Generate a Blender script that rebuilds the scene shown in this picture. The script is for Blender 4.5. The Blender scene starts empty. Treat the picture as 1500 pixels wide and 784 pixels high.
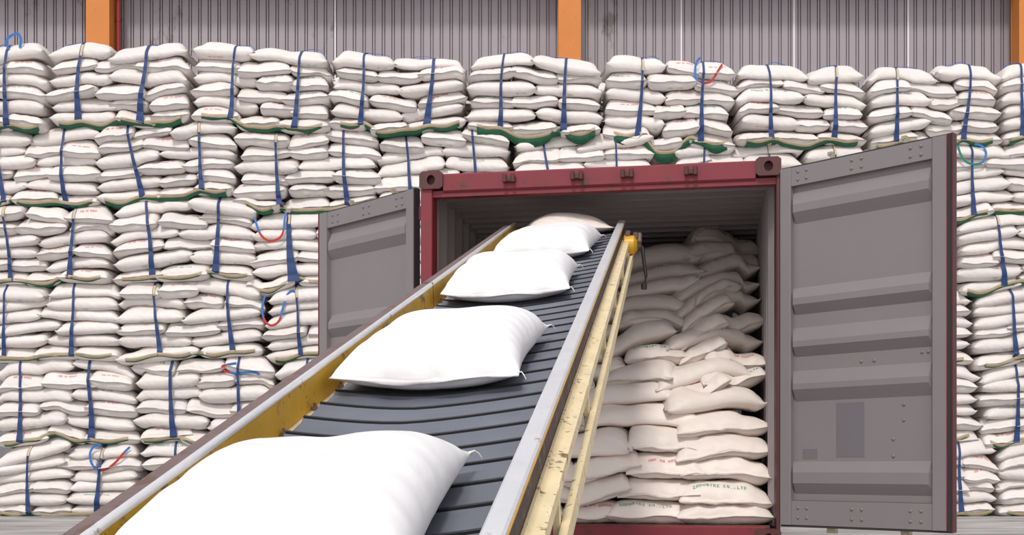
import bpy, math, random
import numpy as np
from mathutils import Vector, Matrix
from mathutils.bvhtree import BVHTree

S = bpy.context.scene
COL = S.collection
rad = math.radians

# ------------------------------------------------------------------ camera
F = 1690.0; HOR = 687.0; CX = 750.0; CAMZ = 0.64      # focal length and horizon in photo pixels, eye height
cam = bpy.data.cameras.new('camera')
cam_o = bpy.data.objects.new('camera', cam); COL.objects.link(cam_o)
cam_o.location = (0, 0, CAMZ); cam_o.rotation_euler = (math.pi/2, 0, 0)
cam.sensor_width = 36; cam.lens = 36*F/1500; cam.shift_y = (HOR-392)/1500
cam.clip_start = 0.05; cam.clip_end = 200
S.camera = cam_o

# ------------------------------------------------------------------ light
S.view_settings.view_transform = 'Standard'; S.view_settings.look = 'None'
S.view_settings.gamma = 1; S.view_settings.use_curve_mapping = False
S.view_settings.exposure = 0.0
w = bpy.data.worlds.new('sky'); S.world = w; w.use_nodes = True
bg = w.node_tree.nodes['Background']
bg.inputs[1].default_value = 1.0
_N, _L = w.node_tree.nodes, w.node_tree.links            # an overcast sky, brightest low down behind the viewer
_tc = _N.new('ShaderNodeTexCoord'); _d = _N.new('ShaderNodeVectorMath'); _d.operation = 'DOT_PRODUCT'; _d.inputs[1].default_value = (-.10, -.93, -.25)
_L.new(_tc.outputs['Generated'], _d.inputs[0])
_mr = _N.new('ShaderNodeMapRange'); _mr.inputs[1].default_value = -1; _mr.inputs[2].default_value = 1; _L.new(_d.outputs['Value'], _mr.inputs[0])
_mx = _N.new('ShaderNodeMix'); _mx.data_type = 'RGBA'; _L.new(_mr.outputs[0], _mx.inputs[0])
_mx.inputs[6].default_value = (.50, .52, .60, 1); _mx.inputs[7].default_value = (1.20, 1.165, 1.16, 1); _L.new(_mx.outputs[2], bg.inputs[0])
sun = bpy.data.lights.new('sun', 'SUN'); sun.energy = 1.9; sun.angle = rad(10); sun.color = (1.0, 0.965, 0.92)
sun_o = bpy.data.objects.new('sun', sun); COL.objects.link(sun_o)
SUN_EL, SUN_AZ = 50, 14          # degrees above the horizon; degrees to the left of straight behind the camera
sd = Vector((-math.sin(rad(SUN_AZ))*math.cos(rad(SUN_EL)), -math.cos(rad(SUN_AZ))*math.cos(rad(SUN_EL)), math.sin(rad(SUN_EL))))
sun_o.rotation_euler = sd.to_track_quat('Z', 'Y').to_euler(); sun_o.location = (0, -5, 12)

# ------------------------------------------------------------------ helpers
def P(px, py, Y):
    return np.array(((px-CX)/F*Y, Y, CAMZ+(HOR-py)/F*Y))

def tag(o, label=None, cat=None, group=None, kind=None):
    if label: o['label'] = label
    if cat: o['category'] = cat
    if group: o['group'] = group
    if kind: o['kind'] = kind
    return o

def empty(name, loc=(0, 0, 0), rz=0, mat=None):
    o = bpy.data.objects.new(name, None); COL.objects.link(o)
    if mat is not None: o.matrix_world = mat
    else:
        o.location = loc; o.rotation_euler = (0, 0, rz)
    return o

def link_mesh(name, verts, faces, mats, parent=None, smooth=False, fmat=None):
    me = bpy.data.meshes.new(name)
    me.from_pydata([tuple(map(float, v)) for v in verts] if not isinstance(verts, np.ndarray) else verts.tolist(), [], faces)
    if not isinstance(mats, (list, tuple)): mats = [mats]
    for m in mats: me.materials.append(m)
    if smooth: me.polygons.foreach_set('use_smooth', [True]*len(me.polygons))
    if fmat is not None: me.polygons.foreach_set('material_index', fmat)
    me.update()
    o = bpy.data.objects.new(name, me); COL.objects.link(o)
    if parent is not None: o.parent = parent
    return o

class MB:
    """collects shapes for ONE mesh"""
    def __init__(s): s.v = []; s.f = []; s.m = []
    def add(s, v, f, m=0):
        b = len(s.v); s.v += [tuple(map(float, p)) for p in v]; s.f += [tuple(i+b for i in q) for q in f]; s.m += [m]*len(f)
        return s
    def box(s, lo, hi, m=0, ch=0.0):
        x0, y0, z0 = lo; x1, y1, z1 = hi
        if ch <= 0:
            v = [(x, y, z) for x in (x0, x1) for y in (y0, y1) for z in (z0, z1)]
            return s.add(v, [(0, 1, 3, 2), (4, 6, 7, 5), (0, 4, 5, 1), (2, 3, 7, 6), (0, 2, 6, 4), (1, 5, 7, 3)], m)
        # chamfered: extrude an octagon in the two shorter directions along the longest
        d = [x1-x0, y1-y0, z1-z0]; a = int(np.argmax(d)); b, c = [i for i in range(3) if i != a]
        B0, B1 = lo[b], hi[b]; C0, C1 = lo[c], hi[c]
        pr = [(B0+ch, C0), (B1-ch, C0), (B1, C0+ch), (B1, C1-ch), (B1-ch, C1), (B0+ch, C1), (B0, C1-ch), (B0, C0+ch)]
        v = []
        for A in (lo[a], hi[a]):
            for (p, q) in pr:
                t = [0, 0, 0]; t[a] = A; t[b] = p; t[c] = q; v.append(t)
        f = [(i, (i+1) % 8, 8+(i+1) % 8, 8+i) for i in range(8)] + [tuple(range(7, -1, -1)), tuple(range(8, 16))]
        return s.add(v, f, m)
    def cyl(s, p0, p1, r, n=14, m=0, r1=None):
        p0 = Vector(p0); p1 = Vector(p1); r1 = r if r1 is None else r1
        d = (p1-p0).normalized(); a = d.orthogonal().normalized(); b = d.cross(a)
        v = []
        for p, q in ((p0, r), (p1, r1)):
            for i in range(n):
                t = 2*math.pi*i/n; v.append(p + a*math.cos(t)*q + b*math.sin(t)*q)
        f = [(i, (i+1) % n, n+(i+1) % n, n+i) for i in range(n)] + [tuple(range(n-1, -1, -1)), tuple(range(n, 2*n))]
        return s.add(v, f, m)
    def dome(s, c, nrm, r, m=0, n=10):
        c = Vector(c); d = Vector(nrm).normalized(); a = d.orthogonal().normalized(); b = d.cross(a)
        v = []; rings = [(1.0, 0.0), (0.95, .35), (.6, .62)]
        for (q, h) in rings:
            for i in range(n):
                t = 2*math.pi*i/n; v.append(c + a*math.cos(t)*q*r + b*math.sin(t)*q*r + d*h*r)
        v.append(c+d*.72*r); f = []
        for k in range(2):
            for i in range(n): f.append((k*n+i, k*n+(i+1) % n, (k+1)*n+(i+1) % n, (k+1)*n+i))
        for i in range(n): f.append((2*n+i, 2*n+(i+1) % n, 3*n))
        return s.add(v, f, m)
    def extrude(s, prof, a0, a1, fn, m=0, closed=True, caps=True):
        """prof: list of 2-D points; fn(p, q, a) -> 3-D"""
        n = len(prof); v = [fn(p, q, a0) for p, q in prof] + [fn(p, q, a1) for p, q in prof]
        f = [(i, (i+1) % n, n+(i+1) % n, n+i) for i in range(n if closed else n-1)]
        if caps and closed: f += [tuple(range(n-1, -1, -1)), tuple(range(n, 2*n))]
        return s.add(v, f, m)
    def tube(s, pts, r, n=10, m=0):
        pts = [Vector(p) for p in pts]; v = []; f = []
        up = Vector((.13, .21, .97))
        for i, p in enumerate(pts):
            d = (pts[min(i+1, len(pts)-1)]-pts[max(i-1, 0)]).normalized()
            a = d.cross(up).normalized(); b = a.cross(d)
            rr = r[i] if isinstance(r, (list, tuple)) else r
            for k in range(n):
                t = 2*math.pi*k/n; v.append(p+a*math.cos(t)*rr+b*math.sin(t)*rr)
        for i in range(len(pts)-1):
            for k in range(n): f.append((i*n+k, i*n+(k+1) % n, (i+1)*n+(k+1) % n, (i+1)*n+k))
        f += [tuple(range(n-1, -1, -1)), tuple(range((len(pts)-1)*n, len(pts)*n))]
        return s.add(v, f, m)
    def ribbon(s, pts, wid, wdir, th=0.004, mfn=None):
        """flat strap through pts; wdir(i) across; th thick along the third direction"""
        n = len(pts); v = []; f = []; mm = []
        for i in range(n):
            p = np.asarray(pts[i], float); t = np.asarray(pts[min(i+1, n-1)], float)-np.asarray(pts[max(i-1, 0)], float)
            t /= (np.linalg.norm(t)+1e-9)
            wv = np.asarray(wdir(i) if callable(wdir) else wdir, float); wv = wv-t*wv.dot(t); wv /= (np.linalg.norm(wv)+1e-9)
            nn = np.cross(wv, t); wi = wid[i] if hasattr(wid, '__len__') else wid
            for (a, b) in ((-1, -1), (1, -1), (1, 1), (-1, 1)): v.append(p+wv*a*wi/2+nn*b*th/2)
        for i in range(n-1):
            for k in range(4): f.append((i*4+k, i*4+(k+1) % 4, i*4+4+(k+1) % 4, i*4+4+k)); mm.append(mfn(i) if mfn else 0)
        f += [(3, 2, 1, 0), tuple(4*(n-1)+k for k in range(4))]; mm += [mfn(0) if mfn else 0, mfn(n-1) if mfn else 0]
        b = len(s.v); s.v += [tuple(map(float, p)) for p in v]; s.f += [tuple(i+b for i in q) for q in f]; s.m += mm
        return s
    def build(s, name, mats, parent=None, smooth=False):
        o = link_mesh(name, s.v, s.f, mats, parent, smooth, s.m)
        return o

def autosmooth(o, ang=40):
    me = o.data
    me.polygons.foreach_set('use_smooth', [True]*len(me.polygons))
    try: me.set_sharp_from_angle(angle=rad(ang))
    except Exception: pass
    return o

# ------------------------------------------------------------------ materials
def new_mat(name):
    m = bpy.data.materials.new(name); m.use_nodes = True
    return m, m.node_tree.nodes, m.node_tree.links, m.node_tree.nodes['Principled BSDF']

def paint(name, col, rough=.55, metal=0.0, var=.12, scale=3.0, rust=0.0, rustcol=(.16, .07, .035), rscale=6.0, bump=.0, bscale=40., stretch=(1, 1, 1), spec=.5, speck=0.0):
    """painted or bare metal, cloth, wood: base colour, broad variation, optional rust patches and dark specks"""
    m, N, L, B = new_mat(name)
    tc = N.new('ShaderNodeTexCoord'); mp = N.new('ShaderNodeMapping'); mp.inputs['Scale'].default_value = stretch
    L.new(tc.outputs['Object'], mp.inputs[0])
    n1 = N.new('ShaderNodeTexNoise'); n1.inputs['Scale'].default_value = scale; n1.inputs['Detail'].default_value = 6
    L.new(mp.outputs[0], n1.inputs['Vector'])
    mx = N.new('ShaderNodeMix'); mx.data_type = 'RGBA'
    lo = [c*(1-var) for c in col]; hi = [min(1, c*(1+var)) for c in col]
    mx.inputs[6].default_value = (*lo, 1); mx.inputs[7].default_value = (*hi, 1)
    L.new(n1.outputs['Fac'], mx.inputs[0]); out = mx.outputs[2]
    if rust > 0:
        n2 = N.new('ShaderNodeTexNoise'); n2.inputs['Scale'].default_value = rscale; n2.inputs['Detail'].default_value = 9; n2.inputs['Roughness'].default_value = .7
        L.new(mp.outputs[0], n2.inputs['Vector'])
        cr = N.new('ShaderNodeValToRGB'); cr.color_ramp.elements[0].position = .62-rust*.25; cr.color_ramp.elements[1].position = .67-rust*.2
        L.new(n2.outputs['Fac'], cr.inputs[0])
        m2 = N.new('ShaderNodeMix'); m2.data_type = 'RGBA'; L.new(cr.outputs[0], m2.inputs[0]); L.new(out, m2.inputs[6]); m2.inputs[7].default_value = (*rustcol, 1)
        out = m2.outputs[2]
        if metal:
            mm = N.new('ShaderNodeMath'); mm.operation = 'MULTIPLY_ADD'; L.new(cr.outputs[0], mm.inputs[0]); mm.inputs[1].default_value = -metal; mm.inputs[2].default_value = metal; L.new(mm.outputs[0], B.inputs['Metallic'])
    if speck > 0:
        n3 = N.new('ShaderNodeTexNoise'); n3.inputs['Scale'].default_value = 45; n3.inputs['Detail'].default_value = 3; L.new(tc.outputs['Object'], n3.inputs['Vector'])
        c3 = N.new('ShaderNodeValToRGB'); c3.color_ramp.elements[0].position = .70-.1*speck; c3.color_ramp.elements[1].position = .74-.1*speck
        L.new(n3.outputs['Fac'], c3.inputs[0]); m3 = N.new('ShaderNodeMix'); m3.data_type = 'RGBA'; L.new(c3.outputs[0], m3.inputs[0]); L.new(out, m3.inputs[6]); m3.inputs[7].default_value = (*[c*.35 for c in col], 1)
        out = m3.outputs[2]
    L.new(out, B.inputs['Base Color'])
    B.inputs['Roughness'].default_value = rough
    if not (rust > 0 and metal): B.inputs['Metallic'].default_value = metal
    B.inputs['Specular IOR Level'].default_value = spec
    if bump > 0:
        nb = N.new('ShaderNodeTexNoise'); nb.inputs['Scale'].default_value = bscale; nb.inputs['Detail'].default_value = 4; L.new(mp.outputs[0], nb.inputs['Vector'])
        bp = N.new('ShaderNodeBump'); bp.inputs['Strength'].default_value = bump; bp.inputs['Distance'].default_value = .01
        L.new(nb.outputs['Fac'], bp.inputs['Height']); L.new(bp.outputs[0], B.inputs['Normal'])
    return m

def sack_material(name, col, fine=1.0):
    """woven polypropylene with a plastic sheen, creases and slight soiling, different on each sack"""
    m, N, L, B = new_mat(name)
    tc = N.new('ShaderNodeTexCoord'); oi = N.new('ShaderNodeObjectInfo')
    n1 = N.new('ShaderNodeTexNoise'); n1.inputs['Scale'].default_value = 3.5; n1.inputs['Detail'].default_value = 5; L.new(tc.outputs['Object'], n1.inputs['Vector'])
    mx = N.new('ShaderNodeMix'); mx.data_type = 'RGBA'; L.new(n1.outputs['Fac'], mx.inputs[0])
    mx.inputs[6].default_value = (*[c*.95 for c in col], 1); mx.inputs[7].default_value = (*[min(1, c*1.03) for c in col], 1)
    hs = N.new('ShaderNodeHueSaturation'); L.new(mx.outputs[2], hs.inputs['Color'])
    mr = N.new('ShaderNodeMapRange'); mr.inputs[3].default_value = .93; mr.inputs[4].default_value = 1.03; L.new(oi.outputs['Random'], mr.inputs[0]); L.new(mr.outputs[0], hs.inputs['Value'])
    L.new(hs.outputs[0], B.inputs['Base Color'])
    B.inputs['Roughness'].default_value = .48; B.inputs['Specular IOR Level'].default_value = .35
    # creases: warped bands + fine crumple
    n2 = N.new('ShaderNodeTexNoise'); n2.inputs['Scale'].default_value = 9*fine; n2.inputs['Detail'].default_value = 5; n2.inputs['Distortion'].default_value = .6
    L.new(tc.outputs['Object'], n2.inputs['Vector'])
    b1 = N.new('ShaderNodeBump'); b1.inputs['Strength'].default_value = .55; b1.inputs['Distance'].default_value = .012; L.new(n2.outputs['Fac'], b1.inputs['Height'])
    wv = N.new('ShaderNodeTexWave'); wv.inputs['Scale'].default_value = 5; wv.inputs['Distortion'].default_value = 3.5; wv.inputs['Detail'].default_value = 2; wv.inputs['Detail Scale'].default_value = 1.2
    wv.bands_direction = 'DIAGONAL'; L.new(tc.outputs['Object'], wv.inputs['Vector'])
    b2 = N.new('ShaderNodeBump'); b2.inputs['Strength'].default_value = .16; b2.inputs['Distance'].default_value = .01; L.new(wv.outputs['Fac'], b2.inputs['Height']); L.new(b1.outputs[0], b2.inputs['Normal'])
    L.new(b2.outputs[0], B.inputs['Normal'])
    return m

M = {}
M['sack'] = sack_material('woven_sack_white', (.755, .70, .665))
M['sack_belt'] = sack_material('woven_sack_lit', (.86, .845, .85), .6)  # paler copy of the sack colour, imitating stronger light on the belt
M['sack_pile'] = sack_material('woven_sack_pile', (.82, .73, .67), .8)  # sack colour warmed to imitate the hazy light inside the container
M['red_print'] = paint('red_print', (.70, .20, .20), .7, var=.2, scale=30)
M['green_print'] = paint('green_print', (.13, .36, .26), .7, var=.3, scale=30)
M['thread'] = paint('thread', (.85, .84, .82), .7)
M['strap'] = paint('blue_strap', (.012, .043, .155), .6, var=.25, scale=8, bump=.3, bscale=120)
M['loop_blue'] = paint('loop_blue', (.03, .16, .50), .55, var=.2, scale=8)
M['loop_red'] = paint('loop_red', (.50, .03, .03), .6, var=.2, scale=8)
M['loop_green'] = paint('loop_green', (.0, .20, .15), .6, var=.2, scale=8)
M['hem'] = paint('tan_hem', (.56, .45, .30), .8, var=.15, scale=20)
M['green_cloth'] = paint('green_cloth', (.022, .125, .062), .7, var=.35, scale=14, bump=.4, bscale=30)
M['clad'] = paint('cladding', (.325, .285, .31), .5, var=.14, scale=1.1, rust=.05, rustcol=(.18, .15, .15), rscale=1.6, stretch=(1, 1, .5))
M['clad_strip'] = paint('cladding_joint', (.75, .72, .74), .5)
M['orange'] = paint('orange_paint', (.58, .195, .032), .55, var=.10, scale=2.0, speck=.2)
M['pipe_red'] = paint('pipe_red', (.30, .03, .02), .5)
M['rail_grey'] = paint('rail_grey', (.22, .21, .23), .6, var=.25, scale=6)
M['cont_red'] = paint('container_red', (.20, .020, .032), .5, var=.2, scale=4, rust=.22, rustcol=(.10, .03, .02), rscale=7)
M['cont_dark'] = paint('container_dark_red', (.095, .022, .024), .55, var=.3, scale=9, rust=.45, rustcol=(.07, .03, .022), rscale=10)
M['cont_in'] = paint('container_inside', (.31, .275, .28), .6, var=.15, scale=2)
M['door'] = paint('door_grey', (.215, .195, .20), .55, var=.07, scale=2.5, rust=0, speck=.0, spec=.4)
M['door_patch'] = paint('door_dark_patch', (.155, .14, .155), .55, var=.05)  # slightly darker grey than the door, for two rectangles
M['gasket'] = paint('gasket', (.03, .025, .028), .7)
M['rivet'] = paint('rivet', (.20, .19, .16), .5, var=.2)
M['galv'] = paint('galvanised', (.42, .36, .26), .45, metal=.6, var=.3, scale=15)
M['floor_wood'] = paint('container_floor', (.13, .07, .05), .7, var=.3, scale=6, stretch=(1, 8, 1))
M['timber'] = paint('timber', (.30, .22, .14), .8, var=.3, scale=8)
M['yellow'] = paint('yellow_paint', (.56, .315, .015), .5, var=.28, scale=5, rust=.14, rustcol=(.14, .08, .045), rscale=8, speck=.5, bump=.15, bscale=25)
M['cream'] = paint('cream_paint', (.83, .69, .43), .55, var=.18, scale=8, rust=.06, rustcol=(.22, .12, .05), rscale=14, speck=.5)
M['steel'] = paint('worn_steel', (.80, .80, .81), .34, metal=.45, var=.12, scale=9, rust=.03, rustcol=(.30, .24, .22), rscale=9, bump=.1, bscale=60)
M['rusty'] = paint('rusty_rail', (.20, .135, .125), .5, metal=.3, var=.3, scale=7, rust=.35, rustcol=(.13, .065, .045), rscale=9, bump=.25, bscale=40)
M['brown'] = paint('brown_web', (.065, .04, .035), .7, var=.5, scale=14, rust=.3, rustcol=(.16, .11, .07), rscale=20, bump=.3, bscale=50)
M['slat'] = paint('belt_slat', (.125, .133, .165), .25, var=.3, scale=5, spec=.8, bump=.08, bscale=30)
M['black'] = paint('black_rubber', (.015, .015, .018), .5)
M['motor'] = paint('motor_yellow', (.70, .38, .02), .4, var=.2, scale=12)

def ground_material():
    m, N, L, B = new_mat('concrete_ground')
    tc = N.new('ShaderNodeTexCoord'); mp = N.new('ShaderNodeMapping'); mp.inputs['Scale'].default_value = (.5, 1.6, 1); L.new(tc.outputs['Object'], mp.inputs[0])
    n = N.new('ShaderNodeTexNoise'); n.inputs['Scale'].default_value = 1.2; n.inputs['Detail'].default_value = 9; n.inputs['Roughness'].default_value = .65; L.new(mp.outputs[0], n.inputs['Vector'])
    cr = N.new('ShaderNodeValToRGB'); e = cr.color_ramp.elements
    e[0].position = .35; e[0].color = (.20, .19, .185, 1); e[1].position = .62; e[1].color = (.50, .48, .47, 1); L.new(n.outputs['Fac'], cr.inputs[0])
    L.new(cr.outputs[0], B.inputs['Base Color']); B.inputs['Roughness'].default_value = .75
    bp = N.new('ShaderNodeBump'); bp.inputs['Strength'].default_value = .3; bp.inputs['Distance'].default_value = .02; L.new(n.outputs['Fac'], bp.inputs['Height']); L.new(bp.outputs[0], B.inputs['Normal'])
    return m
M['ground'] = ground_material()

# ------------------------------------------------------------------ the setting
g = MB().add([(-40, -15, 0), (40, -15, 0), (40, 40, 0), (-40, 40, 0)], [(0, 1, 2, 3)])
tag(g.build('floor', M['ground']), kind='structure')

WY = 17.9                                            # the warehouse wall's face
def PWx(px): return (px-CX)/F*WY
def clad_wall(name, x0, x1, z0, z1):
    """profiled steel sheet: broad pans with a narrow double-grooved rib at each joint"""
    per = .150; prof = []
    x = x0
    while x < x1:
        for dx, dy in ((0, 0), (.078, 0), (.083, .035), (.093, .035), (.097, .004), (.117, .004), (.121, .035), (.131, .035), (.136, 0)):
            prof.append((x+dx, dy))
        x += per
    mb = MB(); n = len(prof)
    v = [(p, WY+q, z0) for p, q in prof]+[(p, WY+q, z1) for p, q in prof]
    mb.add(v, [(i, i+1, n+i+1, n+i) for i in range(n-1)])
    mb.box((x0, WY+.06, z0), (x1, WY+.16, z1))
    return tag(mb.build(name, M['clad']), kind='structure')
clad_wall('wall_back', -12.0, 13.0, 6.35, 9.6)
low = MB(); low.box((-12, WY+.12, 0), (13, WY+.3, 6.35)); tag(low.build('wall_lower', M['rail_grey']), kind='structure')
tr = MB(); tr.box((-12, WY-.05, 6.28), (13, WY+.12, 6.40), ch=.01); tr.box((-12, WY-.09, 6.25), (13, WY+.1, 6.29)); tag(tr.build('trim_1', M['rail_grey']), kind='structure')
def joint(i, px):
    b = MB(); b.box((PWx(px)-.012, WY-.012, 6.4), (PWx(px)+.012, WY+.01, 9.6)); tag(b.build('trim_%d' % i, M['clad_strip']), kind='structure')
for i, px in enumerate((491, 998, 1163, 1330)): joint(i+2, px)
rf = MB(); rf.box((-13, WY-.44, 8.14), (14, WY+.2, 8.24)); rf.box((-13, WY-.48, 8.08), (14, WY-.44, 8.30)); tag(rf.build('roof', M['rail_grey']), kind='structure')
def column(px0, px1, Y):
    x0 = (px0-CX)/F*Y; x1 = (px1-CX)/F*Y; b = MB()
    b.box((x0, Y, 0), (x1, Y+.02, 8.1)); b.box((x0, Y+.28, 0), (x1, Y+.3, 8.1)); b.box(((x0+x1)/2-.01, Y+.02, 0), ((x0+x1)/2+.01, Y+.28, 8.1))
    b.box((x0+.005, Y+.02, 0), (x0+.02, Y+.28, 8.1)); b.box((x1-.02, Y+.02, 0), (x1-.005, Y+.28, 8.1))
    tag(b.build('steel_column', M['orange']), kind='structure')
for a in ((126, 160, 17.45), (818, 851, 17.45), (1493, 1526, 17.45)): column(*a)
dp = MB(); dp.cyl(((173-CX)/F*17.7, 17.7, 0), ((173-CX)/F*17.7, 17.7, 8.2), .036, 16)
for z in (6.6, 7.5): dp.cyl(((173-CX)/F*17.7, 17.7, z), ((173-CX)/F*17.7, 17.7, z+.05), .043, 16)
tag(autosmooth(dp.build('drain_pipe', M['pipe_red'])), 'thin dark red pipe running down the wall beside the left orange column', 'pipe')

# ------------------------------------------------------------------ sacks
FONT = {'U': '101101101101111', 'S': '111100111001111', 'E': '111100110100111', 'N': '111101101101101', 'O': '111101101101111', 'H': '101101111101101', 'K': '101101110101101',
        'I': '111010010010111', 'D': '110101101101110', 'T': '111010010010010', 'R': '110101110101101', 'C': '111100100100111', 'L': '100100100100111', '.': '000000000000010', ',': '000000000010100', ' ': '0'*15}
def text_cells(txt):
    """runs of a 3 x 5 letter grid: (x0, x1, row), x in cells"""
    out = []; x = 0
    for ch in txt:
        b = FONT[ch]
        for r in range(5):
            c = 0
            while c < 3:
                if b[r*3+c] == '1':
                    e = c
                    while e < 3 and b[r*3+e] == '1': e += 1
                    out.append((x+c, x+e, r)); c = e
                else: c += 1
        x += 4
    return out, x-1

def gauss1(sig):
    r = int(3*sig); k = np.exp(-np.arange(-r, r+1)**2/(2*sig*sig)); return k/k.sum()
def blur(A, sig):
    k = gauss1(sig); r = len(k)//2
    B = np.pad(A, ((r, r), (0, 0)), mode='edge'); B = sum(k[i]*B[i:i+A.shape[0]] for i in range(len(k)))
    C = np.pad(B, ((0, 0), (r, r)), mode='edge'); return sum(k[i]*C[:, i:i+A.shape[1]] for i in range(len(k)))

class Field:
    """what is already lying there: the height of the pile over a grid"""
    def __init__(s, x0, x1, y0, y1, res, z=0.0):
        s.x0, s.y0, s.res = x0, y0, res; s.nx = int((x1-x0)/res)+1; s.ny = int((y1-y0)/res)+1
        s.H = np.full((s.nx, s.ny), float(z))
    def sample(s, A, x, y):
        fx = np.clip((x-s.x0)/s.res, 0, s.nx-1.001); fy = np.clip((y-s.y0)/s.res, 0, s.ny-1.001)
        i = fx.astype(int); j = fy.astype(int); a = fx-i; b = fy-j
        return (A[i, j]*(1-a)+A[i+1, j]*a)*(1-b)+(A[i, j+1]*(1-a)+A[i+1, j+1]*a)*b
    def splat(s, H, X, Y, Z):
        """raise H to a surface given on a grid of points"""
        for k in range(3):
            for l in range(3):
                a, b = k/3, l/3
                def mixg(Q): return ((Q[:-1, :-1]*(1-a)+Q[1:, :-1]*a)*(1-b)+(Q[:-1, 1:]*(1-a)+Q[1:, 1:]*a)*b).ravel()
                x, y, z = mixg(X), mixg(Y), mixg(Z)
                i = np.clip(((x-s.x0)/s.res+.5).astype(int), 0, s.nx-1); j = np.clip(((y-s.y0)/s.res+.5).astype(int), 0, s.ny-1)
                np.maximum.at(H, (i, j), z)

def waves(rng, n, fmin, fmax):
    a = [rng.uniform(0, math.pi) for _ in range(n)]; f = [rng.uniform(fmin, fmax) for _ in range(n)]; p = [rng.uniform(0, 6.28) for _ in range(n)]
    def w_(x, y): return sum(np.sin((x*math.cos(a[i])+y*math.sin(a[i]))*f[i]+p[i]) for i in range(n))/n
    return w_

def rest(fld, Hb, nominal, xc, yc, hx, hy, free=.03, sag=.05, follow=.85):
    """how a stiff, full sack settles on what lies under it: close to level, following humps and dips only partly"""
    gx, gy = np.meshgrid(np.linspace(xc-hx, xc+hx, 9), np.linspace(max(yc-hy, fld.y0+.05), yc+hy, 7), indexing='ij')
    hs = fld.sample(Hb, gx.ravel(), gy.ravel())
    level = float(np.clip(np.percentile(hs, 55), nominal-free, nominal+free))
    A = np.stack([gx.ravel()-xc, np.ones(gx.size)], 1); c = np.linalg.lstsq(A, hs, rcond=None)[0]; sl = float(np.clip(c[0], -.10, .10))*.7
    def base(x, y):
        p = level+sl*(x-xc); q = fld.sample(Hb, x, y)-p
        return p+sag*np.tanh(follow*q/sag)
    return base

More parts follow.
